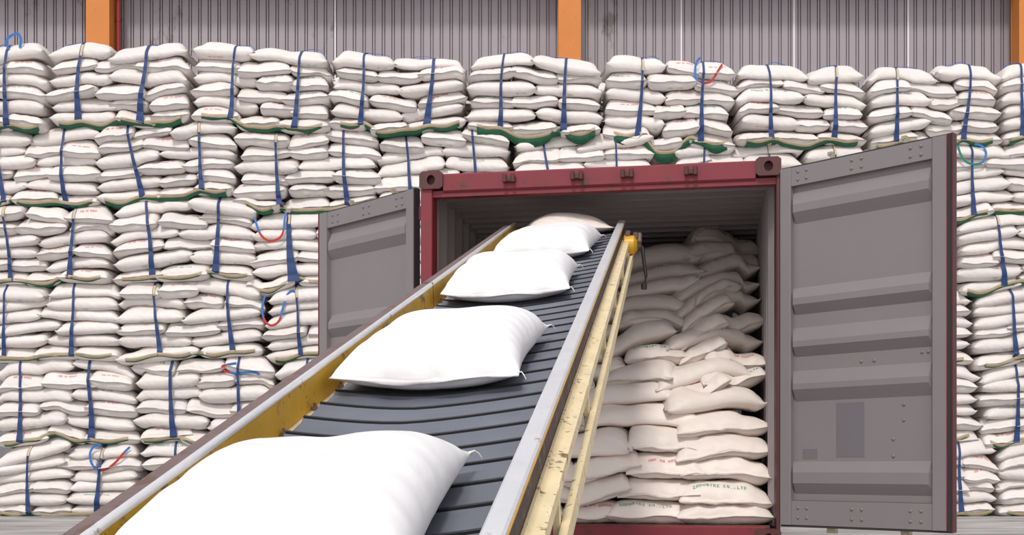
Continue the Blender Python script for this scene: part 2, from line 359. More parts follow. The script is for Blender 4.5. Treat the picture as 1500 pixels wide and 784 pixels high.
class Sack:
    """a filled sack lying on the field: grids of its upper and lower skin in world space"""
    def __init__(s, rng, L, W, T, xc, yc, ang, base, nu=24, nv=14, mid=.45, tilt=(0, 0), wr=1.0, full=(3.2, .60, 3.0, .5), ears=1.0, lip=.022, bend=0.0):
        su = np.linspace(-1, 1, nu+1); uu = np.sign(su)*np.abs(np.sin(su*math.pi/2))**.92
        sv = np.linspace(-1, 1, nv+1); vv = np.sin(sv*math.pi/2)
        uu = np.concatenate([[-1], uu, [1]])                     # one more column at each end: the sewn lip
        n = len(uu); U, V = np.meshgrid(uu, vv, indexing='ij')
        hu = np.maximum(0, 1-np.abs(U)**full[0])**full[1]; hu[1, :] = hu[-2, :] = .05; hu[0, :] = hu[-1, :] = .03
        hv = np.maximum(0, 1-np.abs(V)**full[2])**full[3]; h = hu*hv
        x = L/2*U*(1-.045*(1-V**2)*np.abs(U)**3); y = W/2*V*(1-(.035+.03*ears)*(1-U**2)**1.0*np.abs(V)**2)
        y = y*(1-.10*ears*np.abs(U)**10*(1-np.abs(V)**6))
        sgn = np.zeros(n); sgn[0] = -1; sgn[-1] = 1
        wl = waves(rng, 4, 4, 13); wb = waves(rng, 5, 10, 26); ws = waves(rng, 3, 20, 45)
        x = x + sgn[:, None]*(lip+.006*np.sin(V*9+rng.uniform(0, 6)))
        x += .006*wr*wl(y, x*0+.3)*(np.abs(U) > .8); y = y+.006*wr*wl(x, y)
        y = y+bend*(U**2-.4)
        xr = math.cos(ang)*x-math.sin(ang)*y+xc; yr = math.sin(ang)*x+math.cos(ang)*y+yc
        b = base(xr, yr)+tilt[0]*(xr-xc)+tilt[1]*(yr-yc)
        edge = np.abs(U)**5; crease = np.abs(np.sin(V*rng.uniform(5, 8)+rng.uniform(0, 6)+.7*wl(x, y)))**.7
        top = b+T*mid+T*(1-mid)*h; bot = b+T*mid*(1-h)
        amp = np.minimum(1, h*3)
        d = wr*(.010*wl(x*1.0, y)+.005*wb(x, y)+.0022*ws(x, y))*amp
        d = d-wr*.012*edge*crease*np.minimum(1, h*5)
        side = np.abs(V)**6; d -= wr*.006*side*np.abs(np.sin(U*rng.uniform(6, 10)+rng.uniform(0, 6)))*amp
        top = top+d; bot = bot-.3*np.abs(d)
        lipw = wr*.006*np.sin(V*rng.uniform(2.5, 6)+rng.uniform(0, 6))
        for A in (top, bot):
            A[0] += lipw[0]-.004; A[-1] += lipw[-1]-.004; A[1] += lipw[1]*.5; A[-2] += lipw[-2]*.5
        m_ = (top[:, 0]+bot[:, 0])/2; top[:, 0] = bot[:, 0] = m_; m_ = (top[:, -1]+bot[:, -1])/2; top[:, -1] = bot[:, -1] = m_
        m_ = (top[0]+bot[0])/2; top[0] = bot[0] = m_; m_ = (top[-1]+bot[-1])/2; top[-1] = bot[-1] = m_
        s.X, s.Y, s.top, s.bot = xr, yr, top, bot; s.u, s.v = uu, vv; s.n, s.m = n, nv+1; s.c = (xc, yc); s.ang = ang; s.L, s.W = L, W; s.T = T
        s.mat = None
    def xf(s, M4):
        s.mat = M4; return s
    def world(s, X, Y, Z):
        Q = np.stack([X, Y, Z], -1)
        if s.mat is None: return Q
        A = np.array(s.mat); return Q@A[:3, :3].T+A[:3, 3]
    def mesh(s):
        n, m = s.n, s.m; T = s.world(s.X, s.Y, s.top).reshape(-1, 3); Bq = s.world(s.X, s.Y, s.bot)
        idb = -np.ones((n, m), int); idt = np.arange(n*m).reshape(n, m)
        idb[1:-1, 1:-1] = n*m+np.arange((n-2)*(m-2)).reshape(n-2, m-2)
        idb = np.where(idb < 0, idt, idb)
        V = np.concatenate([T, Bq[1:-1, 1:-1].reshape(-1, 3)])
        ft = np.stack([idt[:-1, :-1], idt[1:, :-1], idt[1:, 1:], idt[:-1, 1:]], -1).reshape(-1, 4)
        fb = np.stack([idb[:-1, :-1], idb[:-1, 1:], idb[1:, 1:], idb[1:, :-1]], -1).reshape(-1, 4)
        return V, np.concatenate([ft, fb])
    def surf(s, u, v, top=True):
        """point on the skin from u, v in -1..1"""
        uu = s.u[1:-1]; i = int(np.clip(np.searchsorted(uu, u)-1, 0, len(uu)-2)); a = (u-uu[i])/(uu[i+1]-uu[i]); i += 1
        j = int(np.clip(np.searchsorted(s.v, v)-1, 0, len(s.v)-2)); b = (v-s.v[j])/(s.v[j+1]-s.v[j])
        Z = s.top if top else s.bot
        def q(A): return (A[i, j]*(1-a)+A[i+1, j]*a)*(1-b)+(A[i, j+1]*(1-a)+A[i+1, j+1]*a)*b
        return s.world(q(s.X), q(s.Y), q(Z))
    def patch(s, mb, u0, u1, v0, v1, top, off=.0025):
        """one flat printed cell on the skin"""
        c = [s.surf(u, v, top) for u, v in ((u0, v0), (u1, v0), (u1, v1), (u0, v1))]
        nn = np.cross(c[1]-c[0], c[3]-c[0]); l = np.linalg.norm(nn)
        if l < 1e-9: return
        nn /= l
        up = np.array(s.mat)[:3, 2] if s.mat is not None else np.array((0, 0, 1.))
        if nn.dot(up) < 0: nn = -nn
        if not top: nn = -nn
        mb.add([p+nn*off for p in c], [(0, 1, 2, 3)])
    def text(s, mb, txt, u0, v0, length, height, along='u', sx=1, sy=1, top=True):
        """lettering with its lower left corner at u0, v0; length and height in metres; along u or v; sx, sy flip the directions"""
        cells, n = text_cells(txt); cw = length/n; ch = height/5
        for a, b, r in cells:
            p0, p1 = a*cw*sx, b*cw*sx; q0, q1 = (4-r)*ch*sy, (5-r)*ch*sy
            if along == 'u': s.patch(mb, u0+p0*2/s.L, u0+p1*2/s.L, v0+q0*2/s.W, v0+q1*2/s.W, top)
            else: s.patch(mb, u0+q0*2/s.L, u0+q1*2/s.L, v0+p0*2/s.W, v0+p1*2/s.W, top)

def sack_object(sk, mat, origin=None):
    V, Fc = sk.mesh(); o = V.mean(0) if origin is None else np.asarray(origin); o = np.array((o[0], o[1], V[:, 2].min()))
    me = bpy.data.meshes.new('sack'); nv = len(V); nf = len(Fc)
    me.vertices.add(nv); me.vertices.foreach_set('co', (V-o).astype(np.float32).ravel())
    me.loops.add(nf*4); me.loops.foreach_set('vertex_index', Fc.astype(np.int32).ravel())
    me.polygons.add(nf); me.polygons.foreach_set('loop_start', np.arange(0, nf*4, 4, dtype=np.int32)); me.polygons.foreach_set('loop_total', np.full(nf, 4, np.int32))
    me.materials.append(mat); me.polygons.foreach_set('use_smooth', [True]*nf); me.update(); me.validate()
    ob = bpy.data.objects.new('sack', me); ob.location = o; COL.objects.link(ob)
    return ob, o

def print_object(sk, ob, o, rng, facing, dense=1.0):
    """lettering on a sack: red handling note, green maker's line and emblem, each a printed patch of its own"""
    got = []
    def t(mat, *a_, name='printed_lettering', **k_):
        mb = MB(); sk.text(mb, *a_, **k_); got.append((name, mb, M[mat]))
    r = rng.random()
    if facing == 'end':                       # its short end faces the yard: u = -1 is the near end
        if r < .34: t('red_print', 'USE NO HOOKS', -.90, rng.uniform(.25, .5), .24, .019, 'v', -1, 1)
        elif r < .50: t('green_print', 'INDUSTRI CO.,LTD', -.90, .72, .38, .022, 'v', -1, 1)
        elif r < .72: t('green_print', 'CO.,LTD', -.90, rng.uniform(-.1, .5), .20, .014, 'v', -1, -1, top=False)
    else:
        if r < .30:                           # emblem: a rounded box with bars inside
            u0 = rng.uniform(-.35, .2); mb = MB()
            for k in range(5): sk.patch(mb, u0+k*.026, u0+k*.026+.010, -.90, -.86, False)
            for a, b_ in ((-.93, -.92), (-.84, -.83)): sk.patch(mb, u0-.02, u0+.145, a, b_, False)
            got.append(('printed_emblem', mb, M['green_print']))
        if .15 < r < .55: t('green_print', 'CO.,LTD', rng.uniform(.3, .55), -.84, .13, .016, 'u', 1, -1, top=False)
        if r > .80: t('red_print', 'USE NO HOOKS', -.5, -.84, .20, .014, 'u', 1, -1, top=False)
        if .65 < r < .73: t('green_print', 'INDUSTRI CO.,LTD', -.55, -.86, .34, .020, 'u', 1, 1)
    for name, mb, mat in got:
        if mb.v:
            p = MB(); p.v = [(a[0]-o[0], a[1]-o[1], a[2]-o[2]) for a in mb.v]; p.f = mb.f; p.m = mb.m
            p.build(name, mat, ob)

# ------------------------------------------------------------------ the stacked bundles
SY = 15.5                                            # front face of the stacks
TIERS = {   # tier: (name, [(x0, x1, y top left, y top right, [(strap top x, strap bottom x, strap width)], set back)])
    1: ('top', [(-135, 70, 70, 72, [(10, 8, 1.)], 0), (68, 277, 66, 66, [(116, 113, 1.2), (215, 205, 1.3)], 0), (282, 484, 58, 78, [(345, 337, .9), (441, 430, 1.)], 0), (482, 686, 77, 88, [(534, 529, .9), (635, 626, 1.3)], 0),
                (685, 886, 76, 92, [(738, 731, .9), (831, 824, 1.1)], 0), (887, 1079, 82, 92, [(942, 935, 1.), (1032, 1026, 1.)], 0), (1078, 1272, 93, 104, [(1127, 1131, .9), (1229, 1221, 1.)], 0),
                (1271, 1468, 103, 97, [(1315, 1315, .9), (1424, 1413, .9)], 0), (1466, 1665, 93, 96, [(1500, 1497, .9), (1610, 1605, .9)], 0)]),
    2: ('second', [(-62, 147, 192, 188, [(-8, 3, .8), (88, 92, .9)], .04), (138, 345, 192, 178, [(185, 206, 1.), (288, 298, .9)], 0), (344, 556, 198, 188, [(402, 410, .9), (500, 508, 1.)], .02), (550, 748, 198, 184, [(592, 606, .9), (692, 698, .9)], .03),
                   (750, 962, 198, 192, [(796, 808, .9), (900, 906, .7)], .05), (984, 1178, 208, 208, [(1032, 1034, .8), (1127, 1129, .8)], .05), (1176, 1378, 214, 214, [(1225, 1226, .9), (1330, 1330, .8)], .05), (1384, 1585, 212, 212, [(1423, 1427, .9), (1520, 1525, .9)], 0)]),
    3: ('third', [(-40, 163, 306, 306, [(5, 14, .8), (106, 104, 1.)], 0), (163, 374, 298, 292, [(212, 224, 1.1), (321, 315, 1.2)], 0), (366, 572, 313, 312, [(419, 430, 1.9), (520, 524, 1.)], 0), (578, 780, 312, 312, [(630, 632, 1.)], 0), (786, 985, 314, 314, [(830, 832, 1.)], 0),
                  (990, 1190, 316, 316, [(1040, 1040, 1.)], 0), (1196, 1398, 318, 318, [(1250, 1250, 1.)], .10), (1402, 1605, 316, 316, [(1461, 1472, 1.), (1560, 1560, 1.)], 0)]),
    4: ('fourth', [(-32, 176, 420, 418, [(8, 2, .8), (106, 106, .9)], 0), (172, 388, 416, 415, [(224, 234, .9), (331, 341, 1.)], 0), (386, 590, 422, 422, [(431, 442, .8), (540, 540, 1.)], 0), (596, 800, 424, 424, [(650, 650, 1.)], 0), (805, 1005, 424, 424, [(850, 850, 1.)], 0),
                   (1010, 1212, 425, 425, [(1060, 1060, 1.)], 0), (1226, 1428, 425, 425, [(1280, 1280, 1.)], .06), (1430, 1632, 422, 422, [(1481, 1490, 1.), (1590, 1590, 1.)], 0)]),
    5: ('fifth', [(-6, 198, 534, 530, [(27, 30, 1.), (129, 134, 1.2)], 0), (196, 402, 530, 530, [(249, 253, 1.2), (350, 350, 1.)], 0), (402, 606, 532, 532, [(450, 450, 1.)], 0), (610, 812, 532, 532, [(660, 660, 1.)], 0), (816, 1018, 532, 532, [(870, 870, 1.)], 0),
                  (1022, 1226, 532, 532, [(1080, 1080, 1.)], 0), (1234, 1440, 536, 536, [(1300, 1300, 1.)], .05), (1440, 1644, 534, 534, [(1493, 1490, 1.), (1600, 1600, 1.)], 0)]),
    6: ('bottom', [(-12, 206, 655, 655, [(43, 40, .8), (150, 138, 1.1)], 0), (204, 408, 652, 652, [(255, 255, 1.)], 0), (412, 614, 652, 652, [(460, 460, 1.)], 0), (618, 820, 652, 652, [(670, 670, 1.)], 0), (824, 1026, 652, 652, [(880, 880, 1.)], 0),
                   (1030, 1234, 652, 652, [(1090, 1090, 1.)], 0), (1236, 1396, 652, 652, [(1300, 1300, 1.)], .05), (1360, 1465, 650, 656, [(1408, 1406, 1.)], 0), (1462, 1660, 652, 652, [(1560, 1560, 1.)], 0)]),
}
ORD = ['first', 'second', 'third', 'fourth', 'fifth', 'sixth', 'seventh', 'eighth', 'ninth']
LAYN = ['topmost', 'second', 'third', 'fourth', 'fifth', 'sixth', 'seventh']
def sx(px): return (px-CX)/F*SY
def sz(py): return CAMZ+(HOR-py)/F*SY
fld = Field(-9.0, 9.5, 0, 1.4, .025)
wall_sacks = []; bundles = []
for tier in (6, 5, 4, 3, 2, 1):
    tname, lst = TIERS[tier]; newH = fld.H.copy()
    # where nothing was built below, the pile still stands at the tier's usual height
    for bi, (px0, px1, yl, yr, straps, back) in enumerate(lst):
        rng = random.Random(tier*100+bi*7+3)
        X0, X1 = sx(px0)+rng.uniform(.01, .05), sx(px1)-rng.uniform(.02, .06); w_ = X1-X0; H = fld.H.copy()
        i0, i1 = int((X0-fld.x0)/fld.res), int((X1-fld.x0)/fld.res)
        H = np.maximum(blur(H, 2.0), 0); nl = 6; got = []
        H0 = H.copy(); gx = np.linspace(X0+.1, X1-.1, 24); h0 = fld.sample(H0, gx, gx*0+.3); cf = np.polyfit(gx-(X0+X1)/2, h0, 1); cf[0] = np.clip(cf[0], -.12, .12)
        zl0, zl1 = (sz(yl), sz(yr)) if X0 < sx(-30) or X1 > 0 else (sz(yl), sz(yr))
        def nominal(x, k, cf=cf, X0=X0, X1=X1, zl0=zl0, zl1=zl1):
            zb = cf[1]+cf[0]*(x-(X0+X1)/2); t = min(1, max(0, (x-X0)/(X1-X0))); zt = zl0*(1-t)+zl1*t-.015
            return zb+(zt-zb)*k/6
        for ly in range(nl):
            Hb = blur(H, 1.8)
            endon = ((nl-1-ly) % 2 == 1) != (rng.random() < .08)
            narrow = w_ < 1.2
            if endon: k = 2 if narrow else 3; cuts = [X0+w_*(q/k)+(rng.uniform(-.08, .08) if 0 < q < k else rng.uniform(-.03, .03)) for q in range(k+1)]
            else: k = 1 if narrow else 2; cuts = [X0+w_*(q/k)+(rng.uniform(-.13, .13) if 0 < q < k else rng.uniform(-.03, .03)) for q in range(k+1)]
            if not narrow and rng.random() < .18:      # a layer of one long and two short
                if rng.random() < .5: kinds = ['side', 'end', 'end']; fr = [.0, .46, .73, 1.]
                else: kinds = ['end', 'end', 'side']; fr = [0, .27, .54, 1.]
                cuts = [X0+w_*q for q in fr]
            else: kinds = ['end' if endon else 'side']*k
            order = list(range(len(kinds))); rng.shuffle(order); placed = {}
            Hn = H.copy()
            for q in order:
                a, b = cuts[q], cuts[q+1]; ww = b-a; xc = (a+b)/2+rng.uniform(-.015, .015); fy = back+rng.uniform(-.035, .045)
                tl = (rng.gauss(0, .09 if ly == nl-1 else .055), rng.uniform(-.03, .05))
                jz = rng.uniform(-.012, .012); Tn = nominal(xc, ly+1)-nominal(xc, ly); Tq = (Tn+.032)*rng.uniform(.90, 1.14)
                base = rest(fld, Hb, nominal(xc, ly)-.008+jz, xc, fy+.3, ww*.42, .24)
                # the outer sacks hang down a little at the bundle's sides
                ya = rng.gauss(0, .06)
                kw = dict(mid=rng.uniform(.34, .55), tilt=tl, bend=rng.uniform(-.03, .03), nu=24, nv=14, wr=rng.uniform(1.0, 2.0))
                if kinds[q] == 'end':
                    W = ww*1.07; Ls = rng.uniform(.86, .95); sk = Sack(rng, Ls, W, Tq, xc, fy+Ls/2, math.pi/2+ya, base, full=(7, .42, 6.0, .42), lip=.028, **kw)
                else:
                    W = rng.uniform(.56, .64); Ls = ww*1.035; sk = Sack(rng, Ls, W, Tq, xc, fy+W/2, ya*.7, base, full=(7.5, .48, 3.6, .45), **kw)
                fld.splat(Hn, sk.X, sk.Y, sk.top)
                pos = ('left' if q == 0 else 'right') if len(kinds) == 2 else ('left end' if q == 0 else 'right end' if q == 2 else 'middle') if len(kinds) == 3 else 'alone'
                got.append(dict(sk=sk, kind=kinds[q], tier=tier, b=bi, ly=ly, pos=pos, nk=len(kinds)))
            H = Hn
            # behind the front row the pile goes on at the same height
            fill = np.maximum(H[:, 14:20].mean(1), 0); H[i0:i1, 20:] = np.maximum(H[i0:i1, 20:], fill[i0:i1, None])
        j0, j1 = max(0, i0-3), i1+3
        newH[j0:j1] = np.maximum(newH[j0:j1], H[j0:j1])
        wall_sacks += got; bundles.append(dict(tier=tier, b=bi, X0=X0, X1=X1, straps=straps, sacks=got, back=back, nl=nl, px=(px0, px1)))
    e0 = int((sx(lst[0][0])-fld.x0)/fld.res)+6; e1 = int((sx(lst[-1][1])-fld.x0)/fld.res)-6
    newH[:e0] = newH[e0]; newH[e1:] = newH[e1]
    fld.H = newH

def off(sk, dy):
    sk.Y = sk.Y+dy; return sk
for d in wall_sacks: off(d['sk'], SY)
print('wall sacks', len(wall_sacks))

def bundle_words(tier, b):
    lst = TIERS[tier][1]; px0, px1 = lst[b][:2]
    if tier == 1: return ORD[b]+' bundle from left', 'top tier'
    if tier == 2:
        if b < 7: return ORD[b]+' bundle from left', 'second tier'
    if px0 > 1340: return ('bundle at right edge', TIERS[tier][0]+' tier') if (tier != 6 or b == 8) else ('bundle next to open door', 'bottom tier')
    if px1 > 1390: return 'bundle just behind right door', TIERS[tier][0]+' tier'
    return ORD[b]+' bundle from left', TIERS[tier][0]+' tier'

# ------------------------------------------------------------------ container
CA = (-0.655, 8.26); CANG = math.atan2(7.85-8.26, 1.832+.655); CW = 2.515; CZ0, CZF, CZ1 = .11, .247, 2.76; CL = 6.06
cont = tag(empty('shipping_container', (CA[0], CA[1], 0), CANG), 'red shipping container with grey inside and both doors swung open, half full of sacks', 'container')
CM = Matrix.Translation((CA[0], CA[1], 0))@Matrix.Rotation(CANG, 4, 'Z')
def casting(x0, x1, z0, z1, y0, y1):
    """corner casting: a block with an oval hole in its face"""
    b = MB(); n = 20; cxm, czm = (x0+x1)/2, (z0+z1)/2
    def ring(rx, rz, y): return [(cxm+rx*math.cos(2*math.pi*i/n), y, czm+rz*math.sin(2*math.pi*i/n)) for i in range(n)]
    def sq(y):
        out = []
        for i in range(n):
            c, s_ = math.cos(2*math.pi*i/n), math.sin(2*math.pi*i/n); k = 1/max(abs(c), abs(s_)); out.append((cxm+c*k*(x1-x0)/2, y, czm+s_*k*(z1-z0)/2))
        return out
    v = sq(y0)+ring(.030, .036, y0)+ring(.030, .036, y0+.05)
    f = [(i, (i+1) % n, n+(i+1) % n, n+i) for i in range(n)]+[(n+i, n+(i+1) % n, 2*n+(i+1) % n, 2*n+i) for i in range(n)]+[tuple(range(2*n, 3*n))]
    b.add(v, f); v2 = sq(y0)+sq(y1); b.add(v2, [(i, (i+1) % n, n+(i+1) % n, n+i) for i in range(n)]+[tuple(range(n, 2*n))])
    return b
for (x0, x1) in ((-.005, .165), (CW-.165, CW+.005)):
    for (z0, z1) in ((CZ1-.122, CZ1+.005), (CZ0-.005, CZ0+.118)):
        casting(x0, x1, z0, z1, -.02, .16).build('corner_casting', M['cont_dark'], cont)
        casting(x0, x1, z0, z1, CL-.16, CL+.02).build('corner_casting', M['cont_dark'], cont)
hd = MB(); hd.box((.165, .0, CZ1-.145), (CW-.165, .10, CZ1-.012), ch=.012); hd.box((.02, .02, CZ1-.175), (CW-.02, .09, CZ1-.13))
hdo = hd.build('header_beam', M['cont_red'], cont)
for q in (.22, .44, .60, .80):
    b = MB(); xx = .165+q*(CW-.33)
    b.box((xx-.045, -.03, CZ1-.095), (xx+.045, 0, CZ1-.055), ch=.006); b.cyl((xx-.03, -.035, CZ1-.10), (xx-.03, -.035, CZ1-.045), .015); b.cyl((xx+.03, -.035, CZ1-.10), (xx+.03, -.035, CZ1-.045), .015)
    b.build('cam_keeper', M['cont_dark'], hdo)
sl = MB(); sl.box((.1, -.005, CZ0+.02), (CW-.1, .12, CZF-.002), ch=.008); slo = sl.build('door_sill', M['cont_red'], cont)
for xx in (0, CW-.085):
    b = MB(); b.box((xx if xx == 0 else xx+.058, .0, CZ0+.1), (xx+.085, .05, CZ1-.12), ch=.006)
    xi = xx+.085 if xx == 0 else xx+.058
    b.box((min(xi, xi-.02 if xx == 0 else xi+.02), .05, CZ0+.1), (max(xi, xi-.02 if xx == 0 else xi+.02), .16, CZ1-.12))
    b.box((xx+(.01 if xx == 0 else .06), .10, CZ0+.1), (xx+.075, .16, CZ1-.12))
    b.build('corner_post', M['cont_red'] if xx == 0 else M['cont_dark'], cont)
def corr(length, per=.278, dep=.036):
    out = []; t = 0
    while t < length:
        for a, d in ((0, 0), (.072, 0), (.140, dep), (.210, dep)): out.append((min(t+a, length), d))
        t += per
    return out
for side in (0, 1):
    b = MB(); pr = corr(CL-.3)
    f_ = (lambda p, q, a: (.03+q if side == 0 else CW-.03-q, .15+p, a))
    n = len(pr); v = [f_(p, q, CZF-.01) for p, q in pr]+[f_(p, q, CZ1-.05) for p, q in pr]
    b.add(v, [(i, i+1, n+i+1, n+i) for i in range(n-1)])
    xo = -.0 if side == 0 else CW-.022
    b.box((xo, .15, CZ0+.02), (xo+.022, CL-.15, CZ1-.03)); b.box((xo, .1, CZ1-.09), (xo+.06 if side == 0 else xo+.022, CL-.1, CZ1-.02))
    b.build('side_wall', [M['cont_in']], cont)
b = MB(); pr = corr(CL-.2, .21, .03); n = len(pr)
v = [(.02, .1+p, CZ1-.075+q) for p, q in pr]+[(CW-.02, .1+p, CZ1-.075+q) for p, q in pr]
b.add(v, [(i, i+1, n+i+1, n+i) for i in range(n-1)]); b.box((.02, .08, CZ1-.035), (CW-.02, CL-.02, CZ1-.015)); b.build('roof_panel', M['cont_in'], cont)
b = MB(); pr = corr(CW-.1); n = len(pr)
v = [(.05+p, CL-.08+q, CZF-.01) for p, q in pr]+[(.05+p, CL-.08+q, CZ1-.05) for p, q in pr]
b.add(v, [(i, i+1, n+i+1, n+i) for i in range(n-1)]); b.box((.02, CL-.03, CZ0), (CW-.02, CL, CZ1-.02)); b.build('end_wall', M['cont_in'], cont)
b = MB()
for k in range(9): b.box((.06+k*(CW-.12)/9, .12, CZF-.03), (.06+(k+1)*(CW-.12)/9-.004, CL-.06, CZF))
for k in range(14): b.box((.06, .3+k*.42, CZ0+.03), (CW-.06, .34+k*.42, CZF-.035))
b.build('floor_deck', M['floor_wood'], cont)

D2_PATCH = False
def door(name, hinge, direction, inner):
    """hinge, direction in the world's plan; inner: the side its corrugated inside faces"""
    DW, Z0, Z1 = 1.19, .262, 2.672; th = .045
    d = np.array((direction[0], direction[1], 0.)); d /= np.linalg.norm(d); nn = np.array((inner[0], inner[1], 0.)); nn -= d*nn.dot(d); nn /= np.linalg.norm(nn)
    W4 = Matrix(((d[0], nn[0], 0, hinge[0]), (d[1], nn[1], 0, hinge[1]), (0, 0, 1, 0), (0, 0, 0, 1)))
    flip = np.cross(d, nn)[2] < 0
    if flip:  # keep the frame right-handed: mirror along the width
        W4 = Matrix(((-d[0], nn[0], 0, hinge[0]), (-d[1], nn[1], 0, hinge[1]), (0, 0, 1, 0), (0, 0, 0, 1)))
    def X(t): return -t if flip else t
    def bx(mb, a, b_, y0, y1, z0, z1, m=0, ch=0):
        x0, x1 = sorted((X(a), X(b_))); mb.box((x0, y0, z0), (x1, y1, z1), m, ch)
    H = Z1-Z0; zf = lambda f: Z1-H*f
    # panel: horizontal ridges towards the inside (local +y)
    prof = [(0.0, zf(0.052))]
    for (a, b_, c, e) in ((.067, .105, .127, .157), (.337, .367, .385, .412), (.449, .487, .503, .530), (.569, .606, .622, .655), (.823, .853, .883, .913)):
        prof += [(0, zf(a)), (.042, zf(b_)), (.042, zf(c)), (0, zf(e))]
    prof.append((0, zf(.931)))
    mb = MB(); x0, x1 = X(.075), X(DW-.115); n = len(prof)
    e0, e1 = X(.10), X(DW-.14)
    v = [(x0, 0, z) for q, z in prof]+[(e0, q, z) for q, z in prof]+[(e1, q, z) for q, z in prof]+[(x1, 0, z) for q, z in prof]
    mb.add(v, [(k*n+i, k*n+i+1, (k+1)*n+i+1, (k+1)*n+i) for k in range(3) for i in range(n-1)])
    bx(mb, .075, DW-.115, -.006, -.002, Z0, Z1)
    D = mb.build('door', M['door'], None); D.parent = cont
    D.matrix_world = W4
    D.matrix_parent_inverse = CM.inverted()
    fr = MB()
    bx(fr, .0, .082, -.03, th, Z0, Z1, ch=.006); bx(fr, DW-.118, DW-.02, -.03, th, Z0, Z1, ch=.006)
    bx(fr, .08, DW-.116, -.03, th-.010, zf(.052), Z1-.001); bx(fr, .08, DW-.116, -.03, th-.012, Z0+.001, zf(.933))
    fr.build('door_frame', M['door'], D)
    gk = MB(); bx(gk, DW-.02, DW-.004, -.028, th-.004, Z0-.006, Z1+.006); bx(gk, DW-.004, DW+.006, -.03, th-.02, Z0-.012, Z1+.012, 1)
    bx(gk, -.006, .0, -.02, th-.01, Z0, Z1); bx(gk, 0, DW, -.02, .02, Z1, Z1+.012); bx(gk, 0, DW, -.025, .03, Z0-.014, Z0, 0)
    gk.build('gasket', [M['gasket'], M['cont_dark']], D)
    rd = MB(); bx(rd, DW-.0225, DW-.0185, -.0, th+.004, Z0, Z1); rd.build('red_edge', M['cont_red'], D)
    def rivet(f, z, y): MB().dome((X(f), y, z), (0, 1, 0), .011).build('rivet', M['rivet'], D, smooth=True)
    for f in (.135, .20, .53, .60, .93, 1.00):
        for z in (Z1-.035, Z1-.088): rivet(f, z, th-.010)
        for z in (Z0+.05, Z0+.115): rivet(f, z, th-.012)
    for (f, ff) in ((.58, .555), (.67, .555), (.99, .542), (1.03, .542)): rivet(f, zf(ff), 0.0)
    for (f, ff) in ((.87, .675), (.87, .716), (.80, .765), (.80, .810)): rivet(f, zf(ff), 0.0)
    if name == 'door' and not D2_PATCH:
        for q in ((.40, .60, .812, .664), (.15, .26, .816, .788)):
            pt = MB(); bx(pt, q[0], q[1], .0, .0012, zf(q[2]), zf(q[3])); pt.build('dark_patch', M['door_patch'], D)  # darker rectangles low on the panel
    for f in (.34, .86):                      # locking rods on the outside with cams above and below
        b = MB(); b.cyl((X(f), -.055, Z0-.02), (X(f), -.055, Z1+.02), .014)
        for z in (Z0+.3, .9, 1.5, 2.1, Z1-.3): b.box((min(X(f-.05), X(f+.05)), -.075, z), (max(X(f-.05), X(f+.05)), -.03, z+.06), ch=.005)
        b.box((X(f)-.03, -.075, Z0-.05), (X(f)+.03, -.035, Z0-.01)); 
        b.box((X(f)-.022, -.07, Z1+.012), (X(f)+.022, -.04, Z1+.030)); b.box((X(f)-.012, -.07, Z1+.028), (X(f)+.010, -.04, Z1+.060)); b.box((X(f)-.004, -.07, Z1+.052), (X(f)+.028, -.04, Z1+.075))
        b.build('locking_rod', M['galv'], D)
    for z in (.45, 1.1, 1.8, 2.45):
        b = MB(); b.cyl((X(-.015), -.015, z), (X(-.015), -.015, z+.10), .014); bx(b, -.02, .12, -.042, -.03, z+.01, z+.09)
        b.build('hinge', M['cont_dark'], D)
    return D
def clocal(x, y, z=0): return CM@Vector((x, y, z))
hr = clocal(CW+.02, .02); D1 = door('door', (hr[0], hr[1]), (.705, -.709), (-1, -1)); D1['label'] = 'right door, swung out towards the viewer'
D2_PATCH = True
hl = clocal(-.055, .13); D2 = door('door', (hl[0], hl[1]), (-.70, .712), (-1, -1)); D2['label'] = 'left door, swung back past the side'
for (x, y) in ((.09, .1), (CW-.09, .1), (.09, CL-.1), (CW-.09, CL-.1)):
    p = clocal(x, y); b = MB(); b.box((-.13, -.16, 0), (.13, .16, CZ0-.006), ch=.006)
    o = b.build('timber_block', M['timber']); o.location = (p[0], p[1], 0); o.rotation_euler = (0, 0, CANG)
    tag(o, 'timber block under a corner of the shipping container', 'block', 'timber blocks under the container')

# ------------------------------------------------------------------ conveyor
VPX, VPY = 976., 165.
dv = np.array(((VPX-CX)/F, 1., (HOR-VPY)/F)); tv = np.array((dv[1], -dv[0], 0.)); tv /= np.linalg.norm(tv); dh = dv/np.linalg.norm(dv); nv_ = np.cross(tv, dh)
CWID = .82
r1 = np.array(((90-CX)/F, 1, (HOR-784)/F)); r2 = np.array(((700-CX)/F, 1, (HOR-784)/F))
A_ = np.stack([r2, -r1, -dh], 1); s2, s1, kk = np.linalg.solve(A_, CWID*tv)
O0 = r1*s1+np.array((0, 0, CAMZ))          # a point on the left rail's outer top edge
O0 = O0-dh*(O0[1]-0)/dh[1]*1.0             # slide it back to the plane of the eye (world y = 0): conveyor coordinate v = 0 there
cm4 = Matrix(((tv[0], dh[0], nv_[0], O0[0]), (tv[1], dh[1], nv_[1], O0[1]), (tv[2], dh[2], nv_[2], O0[2]), (0, 0, 0, 1)))
def cw(a, v, n): return O0+tv*a+dh*v+nv_*n
VK = 1/dh[1]                                # v per metre of world y
